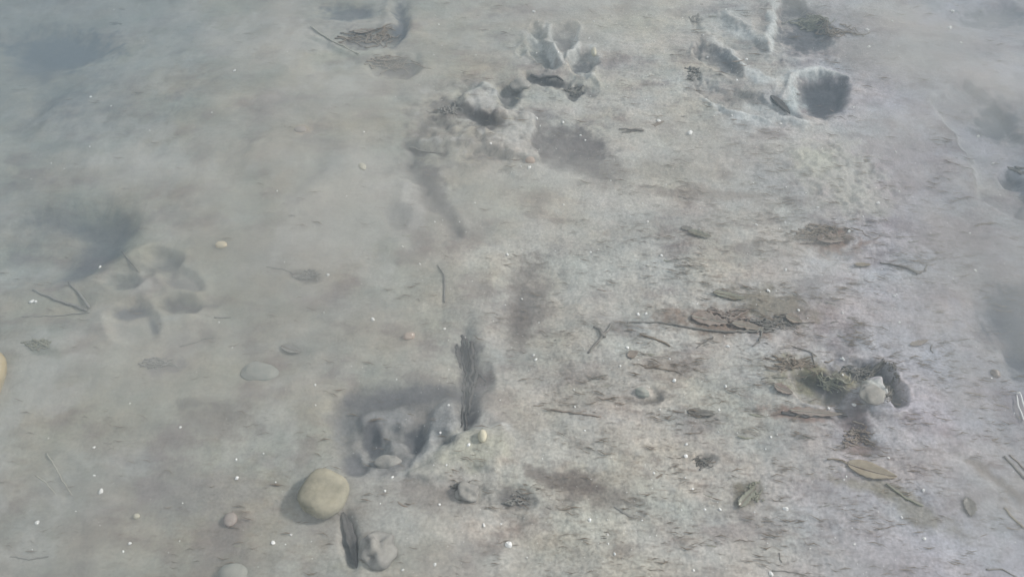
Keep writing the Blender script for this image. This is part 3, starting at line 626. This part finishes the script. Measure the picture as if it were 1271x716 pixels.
twig('twig', 'fish shaped dark twig with a broad end in the pale mud at right', 'twig', [(1092, 326), (1112, 329), (1130, 333), (1139, 340)], 1.6, 5.0, M['twig'], 9,
     forks=[([(1137, 340), (1148, 336), (1151, 328)], 3.2, 1.6)])
twig('twig', 'brown twig lying level above the reddish stained mud at bottom centre', 'twig', [(684, 508), (710, 512), (746, 517)], 2.6, 1.8, M['leaf'], 10, forks=[([(715, 512), (728, 510)], 1.6, 1.0)])
twig('twig', 'thin curved dark root just below the pale raised mud block', 'twig', [(508, 184), (524, 188), (553, 191)], 2.2, 1.4, M['twig'], 11)
twig('twig', 'pale straw bent across the upper left mud', 'straw', [(386, 34), (408, 49), (430, 60), (446, 68)], 2.4, 1.6, M['straw'], 12)
twig('twig', 'thin hooked vertical twig in the centre of the mud', 'twig', [(543, 329), (552, 342), (552, 360), (552, 376)], 2.0, 2.6, M['fade'], 13)
twig('twig', 'dark grass tuft stem right of the brown flat stained mud', 'twig', [(768, 161), (785, 161), (799, 162)], 1.2, 4.6, M['twig'], 14, forks=[([(772, 165), (786, 163), (797, 160)], 1.0, 2.0)])
twig('root', 'pale root loop standing at the right edge of the photo', 'root', [(1262, 488), (1266, 487), (1270, 500), (1275, 518), (1271, 522), (1264, 504), (1262, 490)], 1.8, 1.8, M['shell'], 15, lift=.002, jit=.4)
twig('twig', 'dark twig slanting at the right edge, upper of the pair', 'twig', [(1246, 566), (1258, 578), (1273, 595)], 3.2, 3.6, M['twig'], 16)
twig('twig', 'reddish twig slanting at the right edge, lower of the pair', 'twig', [(1253, 564), (1264, 574), (1276, 586)], 2.4, 2.6, M['leaf'], 17)
twig('twig', 'tan twig slanting at the lower right edge below the pair', 'twig', [(1246, 630), (1257, 642), (1272, 656)], 2.8, 3.2, M['tanleaf'], 18)
twig('root', 'pale thread standing for a scrape mark, left of two running down in the lower left', 'root', [(44, 590), (56, 598), (70, 614)], 2.0, 1.4, M['straw'], 19, lift=-.0004)  # two scrape marks in the mud, modelled as thin threads
twig('root', 'pale thread standing for a scrape mark, right of two running down in the lower left', 'root', [(58, 562), (72, 586), (90, 616)], 2.0, 1.4, M['straw'], 20, lift=-.0004)
twig('twig', 'short olive twig with fine branch at far left bottom', 'twig', [(60, 690), (36, 694), (12, 690)], 2.2, 1.2, M['fade'], 22)
twig('twig', 'thin dark twig on the bottom edge near the lower right corner', 'twig', [(1224, 706), (1244, 706), (1262, 716)], 2.4, 1.6, M['twig'], 23)
twig('twig', 'dark twig lying level at bottom right below the white speck', 'twig', [(958, 708), (980, 709), (1002, 714)], 1.8, 1.2, M['twig'], 24)
twig('twig', 'short upright dark twig near the bottom edge at right', 'twig', [(967, 686), (969, 694), (971, 699)], 2.2, 1.4, M['twig'], 25)
twig('twig', 'dark twig under the right print between leaf and hollow', 'twig', [(970, 512), (1000, 517), (1030, 514), (1052, 516)], 4.2, 2.4, M['dark'], 27)
twig('twig', 'thin branching twig in the drift left of the right hand print', 'twig', [(985, 430), (1004, 436), (1014, 442)], 1.6, 1.4, M['twig'], 28, forks=[([(1008, 438), (1010, 448), (1012, 456)], 2.2, 1.2)])
twig('twig', 'brown twig slanting down right of the long tan leaf', 'twig', [(1100, 600), (1124, 618), (1146, 628)], 2.6, 3.4, M['olive'], 29)
twig('twig', 'tiny dark twig curled beside the pale patch at right', 'twig', [(1157, 428), (1155, 434), (1158, 438)], 1.8, 1.2, M['twig'], 30)
twig('twig', 'thin stem running level from the dark seaweed tuft', 'stem', [(330, 331), (350, 334), (372, 340)], 1.4, 2.0, M['fade'], 31)
twig('twig', 'black strand along the heel crack of the upper centre paw print', 'root', [(659, 95), (672, 99), (690, 101), (699, 105)], 4.2, 3.0, M['dark'], 32)
twig('twig', 'bent brown twig by the reddish twig below the dark Y twig', 'twig', [(794, 415), (812, 420), (826, 426), (832, 430)], 2.0, 3.0, M['bits'], 33)
twig('twig', 'long thin level stem under the bent brown twig', 'stem', [(800, 456), (825, 458), (846, 463)], 1.4, 1.4, M['bits'], 34)

# ------------------------------------------------------------------ leaves
leaf('leaf', 'long tan pointed leaf lying in the lower right mud', 'leaf', 1082, 583, 64, 19, 13, M['tanleaf'], 3, stalk=24, curl=.1, ragged=.12, lift=.0004)
leaf('leaf', 'curled red brown leaf in the hollow below the yellow crust', 'leaf', 1030, 299, 34, 14, 10, M['redleaf'], 5, curl=.1, cup=.3, midrib=False)
leaf('leaf', 'rusty leaf at the middle of the brown heap', 'leaf', 880, 400, 46, 17, 12, M['redleaf'], 7, curl=.3)
leaf('leaf', 'brown leaf at the right end of the brown heap', 'leaf', 928, 406, 42, 10, 6, M['leaf'], 8, curl=.1)
leaf('leaf', 'folded olive leaf in the upper right drift below dark scrap', 'leaf', 868, 292, 30, 8, 10, M['olive'], 9, cup=.6)
leaf('leaf', 'dark scrap of leaf just above the folded olive leaf', 'leaf', 852, 284, 14, 7, 3, M['grime'], 10, midrib=False)
leaf('leaf', 'brown leaf in the hollow beside the vertical crease at the top', 'leaf', 452, 40, 26, 8, -6, M['leaf'], 11, curl=.3)
leaf('leaf', 'striped dark brown leaf in the lower hollow at the top', 'leaf', 480, 77, 24, 7, 8, M['leaf'], 12, curl=.3)
leaf('leaf', 'narrow dark leaf in the grit below the pale green chip', 'leaf', 870, 514, 34, 9, 9, M['grime'], 13, midrib=False)
leaf('leaf', 'narrow dark leaf crossing the right hand print at its foot', 'leaf', 1010, 516, 62, 10, 5, M['redleaf'], 14)
leaf('leaf', 'small rusty leaf left of the right hand print', 'leaf', 972, 484, 26, 11, 20, M['redleaf'], 15)
leaf('leaf', 'brown leaf scrap at the upper edge of the drift, far right middle', 'leaf', 985, 397, 22, 12, 20, M['leaf'], 16)
leaf('leaf', 'thin brown leaf right of the pale clod by the smooth mud', 'leaf', 1140, 426, 24, 6, -8, M['redleaf'], 17)
leaf('leaf', 'small heart shaped brown leaf under the dark Y twig', 'leaf', 785, 441, 13, 9, -10, M['leaf'], 18, midrib=False)
leaf('leaf', 'triangular dark leaf in the smooth mud at lower right', 'leaf', 1202, 630, 24, 13, 80, M['grime'], 19, midrib=False)
leaf('leaf', 'olive leaf in the clump above the bottom right mud', 'leaf', 928, 618, 32, 10, -52, M['olive'], 20)
leaf('leaf', 'torn tan leaf in the drift above the brown heap', 'leaf', 905, 368, 42, 8, 8, M['olive'], 21)
leaf('leaf', 'faded leaf by the silted hollow below the left print', 'leaf', 362, 434, 26, 9, 16, M['fade'], 22)
leaf('leaf', 'straw brown leaf lying level by the right edge of the yellow crust', 'leaf', 1070, 330, 22, 5, 4, M['tanleaf'], 24)

# ------------------------------------------------------------------ tufts of dead weed (countable, irregular: bundles of strands)
def tuft(label, u, v, rx, ry, m, seed, n=16, cat='weed', w=(1.4, 3.0), ang=0):
    n = int(n*1.9); rnd = random.Random(seed); b = ground(u, v); bm = bmesh.new(); s = mpp(v)
    for q in range(n):
        a = R(ang) + rnd.gauss(0, .4); cu, cv = u + rnd.gauss(0, rx*.45), v + rnd.gauss(0, ry*.45)
        L = rnd.uniform(.15, .55)*rx
        pl = [(cu - L*math.cos(a), cv - L*.6*math.sin(a)), (cu, cv + rnd.uniform(-2, 2)), (cu + L*math.cos(a+rnd.gauss(0, .5)), cv + L*.6*math.sin(a+rnd.gauss(0, .5)))]
        pts, rads = resample(pl, 9, rnd.uniform(*w)*s/2, rnd.uniform(*w)*s/4, rnd.uniform(-.0006, .0012), seed+q, 3)
        tube_bm(bm, [p-b for p in pts], rads, 6, seed+q, .6, .3)
    o = link('weed_tuft', bm, m, loc=b); return tag(o, label, cat)
tuft('brown weed tuft at the end of the thin level stem, left centre', 380, 342, 15, 8, M['fade'], 1, 20)
tuft('black weed clump in the upper hollow of the right hand print', 1076, 462, 22, 9, M['grime'], 2, 26)
tuft('black weed clump in the right hollow beside the pale clod', 1104, 482, 9, 22, M['grime'], 3, 26, ang=60)
tuft('mossy olive weed along the left hollow of the right hand print', 1028, 474, 20, 10, M['olive'], 4, 26, ang=40)
tuft('reddish weed trailing below the right hand print', 1066, 540, 18, 14, M['leaf'], 5, 24, ang=20)
tuft('curled black weed scrap above the bottom edge, right of centre', 876, 573, 13, 7, M['grime'], 6, 12, ang=-20)
tuft('weed hanging on the edge of the big hole at top right', 1005, 30, 24, 10, M['olive'], 7, 24)
tuft('brown weed mat right of the big hole at top right', 1040, 40, 26, 8, M['bits'], 8, 16)
tuft('olive weed clump left of the bottom right mud', 936, 612, 12, 14, M['olive'], 9, 16, ang=-50)
tuft('brown weed drift upstream of the right hand print', 985, 452, 30, 9, M['bits'], 10, 22, ang=6)
tuft('rusty weed drift above the long thin twig', 905, 392, 36, 9, M['redleaf'], 11, 22, ang=8)
tuft('heap of dry brown strands over the curled red brown leaf', 1022, 290, 34, 10, M['bits'], 31, 30, ang=8, w=(1.2, 2.8))
tuft('brown leaf mush in the hollow beside the vertical crease at the top', 458, 46, 32, 10, M['bits'], 41, 22, ang=-5)
tuft('brown fibres filling the lower hollow at the top', 492, 81, 32, 8, M['bits'], 42, 22, ang=8)
tuft('dark weed caught under the right end of the brown heap', 960, 402, 30, 9, M['twig'], 12, 22, ang=5)
tuft('dark weed crumbs on top of the blocky grey clod', 574, 602, 12, 4, M['grime'], 13, 12)
tuft('dark weed ring in the dimple right of the blocky clod', 640, 622, 16, 9, M['fade'], 14, 16)
tuft('silted weed patch below the left paw print', 200, 450, 20, 8, M['fade'], 15, 18)
tuft('dark weed scrap in the small hole at the far upper right', 1262, 212, 11, 6, M['grime'], 16, 12, ang=25)
tuft('black crumbs in the broken heel of the upper centre print', 714, 113, 11, 5, M['grime'], 17, 12, w=(1.6, 3))
tuft('dark weed crumbs at the lower left of the upper right print', 862, 92, 9, 9, M['grime'], 18, 12)
tuft('dark scraps at the upper left of the upper right print', 862, 26, 7, 7, M['grime'], 19, 9, w=(1.4, 2.6), ang=50)
tuft('dark weed between the small trampled hollows', 556, 136, 14, 7, M['fade'], 20, 12)
tuft('dark green weed scrap at the far left below the V of twigs', 48, 426, 17, 6, M['olive'], 21, 14)

# ------------------------------------------------------------------ repeats: white shell grains and dark plant fragments
rnd = random.Random(77)
def dens_white(u, v): return .22 + .78*min(1, max(0, (u+.35*(v-360)-380)/300)) - (.35 if u > 1150 else 0)
def dens_dark(u, v):
    d = .10 + .9*math.exp(-((v-370)/190.)**2)*min(1, max(0, (u-560)/300)) + .22*min(1, max(0, (v-430)/150))
    return d*(.6 if u > 1170 else 1)*(.35 + .65*min(1, max(0, (u-200)/500)))
grain_meshes = []
for k in range(6):
    bm = pebble_bm(1, rnd.uniform(.6, 1), rnd.uniform(.4, .7), 90+k, rough=.5, freq=1.6, sub=2, square=1.6)
    d = bpy.data.meshes.new('shell_grain'); bm.to_mesh(d); bm.free(); d.materials.append(M['shell']); grain_meshes.append(d)
seen_white = [(818, 150, 4), (657, 208, 4), (804, 275, 3), (821, 317, 3), (630, 316, 3.4), (407, 341, 3.4), (291, 88, 3.2), (463, 396, 4.2), (552, 408, 3.2), (837, 472, 4),
              (1060, 502, 4.5), (975, 631, 5), (852, 551, 2.6), (732, 645, 4), (763, 687, 3), (294, 593, 4), (344, 237, 2), (665, 446, 3), (779, 431, 3), (770, 454, 2.6),
              (894, 632, 3.4), (875, 632, 2.6), (40, 374, 5), (44, 374, 3.4), (46, 648, 4), (161, 674, 3.6), (153, 684, 2.8), (224, 530, 2.6), (117, 555, 3), (117, 590, 2.6),
              (1147, 668, 3.6), (1146, 608, 3.6), (1103, 568, 2.6), (957, 542, 2.6), (954, 361, 4), (1110, 367, 2.6), (1116, 400, 2.6), (1116, 138+100, 2.2), (939, 279, 3), (792, 390, 3.4),
              (802, 389, 3), (868, 284, 2.4), (339, 673, 4), (361, 663, 3), (487, 592, 2.8), (478, 609, 2.6), (500, 692+15, 3), (582, 602, 2.8), (540, 688+12, 3), (666, 147, 3.4), (699, 152, 3.6)]
whites = [(u, v, w) for u, v, w in seen_white]
while len(whites) < 255:
    u, v = rnd.uniform(4, 1267), rnd.uniform(4, 712)
    if rnd.random() < dens_white(u, v): whites.append((u, v, 1.1*math.exp(abs(rnd.gauss(0, .6)))))
for k, (u, v, w) in enumerate(whites):
    o = bpy.data.objects.new('shell_grain', grain_meshes[k % 6]); sc.collection.objects.link(o)
    r = w*mpp(v)*.72; p = ground(u, v, r*.25); o.location = p; o.scale = (r, r, r); o.rotation_euler = (rnd.uniform(-.4, .4), rnd.uniform(-.4, .4), rnd.uniform(0, 6.3))
    tag(o, 'tiny white shell speck lying loose on the grey mud', 'shell speck', 'white shell specks strewn over the mud')
frag_meshes = []
def frag_bm(k):
    r = random.Random(300+k); bm = bmesh.new(); n = 7; bend = r.uniform(-.35, .35)
    pts = [((t/(n-1)-.5)*2, bend*math.sin(math.pi*t/(n-1)) + .05*r.uniform(-1, 1), 0) for t in range(n)]
    rads = [(.05+.13*math.sin(math.pi*(t+.5)/n))*r.uniform(.5, 1.5) for t in range(n)]
    tube_bm(bm, pts, rads, 7, k, .5, .4); return bm
for k in range(10):
    d = bpy.data.meshes.new('plant_fragment'); bm = frag_bm(k); bm.to_mesh(d); bm.free()
    d.materials.append([M['bits'], M['fade'], M['grime'], M['leaf'], M['olive']][k % 5]); frag_meshes.append(d)
def clump(u, v): return mn.noise(Vector((u/55., v/22., 4))) + .5*mn.noise(Vector((u/20., v/6., 8))) > rnd.uniform(-.1, .5)
cnt = 0
while cnt < 285:
    u, v = rnd.uniform(4, 1267), rnd.uniform(4, 712)
    if rnd.random() > dens_dark(u, v) or not clump(u, v): continue
    o = bpy.data.objects.new('plant_fragment', frag_meshes[cnt % 10]); sc.collection.objects.link(o)
    L = min(13, 2.2*math.exp(abs(rnd.gauss(0, .75))))*mpp(v); p = ground(u, v, L*.03)
    w = rnd.uniform(.45, 1.0); o.location = p; o.scale = (L, L*w, L*.6*w); o.rotation_euler = (0, rnd.gauss(0, .08), R(-7)+rnd.gauss(0, .22))
    tag(o, 'small dark scrap of rotten plant drifted onto the mud', 'plant scrap', 'plant scraps drifted over the mud'); cnt += 1

def mass(name, count, dens, fn, m, sizes, seed):
    r = random.Random(seed); V_, F_ = [], []
    done = 0
    while done < count:
        u, v = r.uniform(-120, 1390), r.uniform(-80, 800)
        if r.random() > dens(u, v): continue
        if name == 'plant_debris' and mn.noise(Vector((u/55., v/22., 4))) + .5*mn.noise(Vector((u/20., v/6., 8))) < r.uniform(-.1, .55): continue
        L = r.choice(sizes)*mpp(v); p = ground(u, v, L*.1)
        b = len(V_); vs, fs = fn(r, L)
        V_ += [(p.x+a_, p.y+b_, p.z+c_) for a_, b_, c_ in vs]; F_ += [tuple(b+i for i in f) for f in fs]; done += 1
    d = bpy.data.meshes.new(name); d.from_pydata(V_, [], F_); d.update(); d.materials.append(m)
    o = bpy.data.objects.new(name, d); sc.collection.objects.link(o); return o
OCT = [(0, 2, 4), (2, 1, 4), (1, 3, 4), (3, 0, 4), (2, 0, 5), (1, 2, 5), (3, 1, 5), (0, 3, 5)]
def grain_fn(r, L):
    j = lambda: r.uniform(.6, 1.2)*L*.5
    return [(j(), 0, 0), (-j(), 0, 0), (0, j(), 0), (0, -j(), 0), (0, 0, j()*.6), (0, 0, -j()*.6)], OCT
def strip_fn(r, L):
    a = R(-7)+r.gauss(0, .2); c, s_ = math.cos(a), math.sin(a); w = L*r.uniform(.015, .05); b = r.uniform(-.2, .2)*L
    vs = []
    for (x, y, z) in [(-.5*L, 0, 0), (.5*L, 0, 0), (0, w+b, 0), (0, -w+b, 0), (0, b, w*.8), (0, b, -w)]:
        vs.append((x*c-y*s_, x*s_+y*c, z))
    return vs, [(0, 3, 4), (3, 1, 4), (1, 2, 4), (2, 0, 4), (3, 0, 5), (1, 3, 5), (2, 1, 5), (0, 2, 5)]
o = mass('sand_grains', 5000, lambda u, v: max(.03, dens_white(u, v)**2.0), grain_fn, M['grey'], (.5, .6, .8, 1.0), 5)
o['kind'] = 'stuff'; o['label'] = 'loose fine sand grains sprinkled over the clear mud'; o['category'] = 'sand'
o = mass('shell_sand', 1600, lambda u, v: max(.03, dens_white(u, v)**2.0), grain_fn, M['shell'], (.7, .9, 1.1, 1.4), 8)
o['kind'] = 'stuff'; o['label'] = 'fine white shell sand sprinkled over the mud'; o['category'] = 'sand'
o = mass('plant_debris', 6500, dens_dark, strip_fn, M['bits'], (3, 4, 5, 7, 10, 14, 20), 6)
o['kind'] = 'stuff'; o['label'] = 'fine brown plant debris drifted in level streaks over the mud'; o['category'] = 'debris'

# ------------------------------------------------------------------ the shallow turbid water over the bed
bm = bmesh.new(); bmesh.ops.create_cube(bm, size=1.0)
WT, WB, WS = 0.024, -0.9, 290.0
for v in bm.verts: v.co = Vector((v.co.x*2*WS, v.co.y*2*WS, WT if v.co.z > 0 else WB))
mw = bpy.data.materials.new('turbid_water'); mw.use_nodes = True
N, L = mw.node_tree.nodes, mw.node_tree.links; N.clear()
out = N.new('ShaderNodeOutputMaterial'); pv = N.new('ShaderNodeVolumePrincipled')
pv.inputs['Color'].default_value = (.50, .60, .66, 1); pv.inputs['Density'].default_value = 5.5
L.new(pv.outputs[0], out.inputs['Volume'])
wo = link('water', bm, mw); wo['kind'] = 'structure'
for p in wo.data.polygons: p.use_smooth = False

# drifting silt clouds inside the water: one closed body whose thickness wanders, no surface
nxs, nys = 300, 240
xs, ys = np.linspace(-1.3, 1.3, nxs), np.linspace(-.65, 1.3, nys)
SX, SY = [q.ravel() for q in np.meshgrid(xs, ys)]
SU, SV = to_px(SX, SY, .01)
T = .5 + .9*fbm(SX*5, SY*5, 61, 4, .5) + .45*fbm(SX*16, SY*16, 62, 3, .55)
for cx, cy, rx, ry, a_ in [(420, 250, 170, 90, .55), (440, 400, 130, 70, .45), (90, 90, 190, 130, -.45), (250, 560, 200, 80, -.25), (560, 500, 110, 60, .2), (1180, 400, 110, 140, .35), (1120, 90, 150, 80, .35), (700, 330, 130, 60, -.25), (880, 420, 200, 120, -.55), (800, 620, 260, 90, -.45), (720, 170, 90, 60, -.3), (1020, 110, 70, 50, -.9), (60, 60, 160, 100, -.5), (100, 280, 80, 50, -.4), (490, 540, 90, 60, -.5), (440, 260, 100, 60, .35), (940, 80, 130, 70, -.5), (120, 290, 90, 50, -.35), (180, 360, 90, 50, -.25), (480, 540, 90, 50, -.4), (700, 60, 70, 50, -.35), (470, 50, 80, 40, -.5)]:
    T += a_*np.exp(-((SU-cx)/rx)**2 - ((SV-cy)/ry)**2)
edge = sstep(0, .25, 1.3-np.abs(SX))*sstep(0, .2, SY+.65)*sstep(0, .3, 1.3-SY)
T = .00005 + .011*np.clip(T, 0, 1.3)**1.3*edge
zc = .0125
sv = np.concatenate([np.stack([SX, SY, zc+T/2], 1), np.stack([SX, SY, zc-T/2], 1)])
a = (np.arange(nys-1)[:, None]*nxs + np.arange(nxs-1)[None, :]).ravel(); n0 = nxs*nys
F = [tuple(q) for q in np.stack([a, a+1, a+1+nxs, a+nxs], 1).tolist()] + [tuple(q) for q in (np.stack([a, a+nxs, a+1+nxs, a+1], 1)+n0).tolist()]
ring = [i for i in range(nxs)] + [nxs*(j+1)-1 for j in range(1, nys)] + [nxs*nys-1-i for i in range(1, nxs)] + [nxs*(nys-1-j) for j in range(1, nys-1)]
F += [(p, p+n0, q+n0, q) for p, q in zip(ring, ring[1:]+ring[:1])]
d = bpy.data.meshes.new('silt_cloud'); d.from_pydata(sv.tolist(), [], F); d.update()
ms = bpy.data.materials.new('suspended_silt'); ms.use_nodes = True
N, L = ms.node_tree.nodes, ms.node_tree.links; N.clear()
out = N.new('ShaderNodeOutputMaterial'); pv = N.new('ShaderNodeVolumePrincipled')
pv.inputs['Color'].default_value = (.92, .90, .85, 1); pv.inputs['Density'].default_value = 24.0
L.new(pv.outputs[0], out.inputs['Volume']); d.materials.append(ms)
o = bpy.data.objects.new('silt_cloud', d); sc.collection.objects.link(o)
o['kind'] = 'stuff'; o['label'] = 'pale veils of silt drifting in the shallow water'; o['category'] = 'silt'
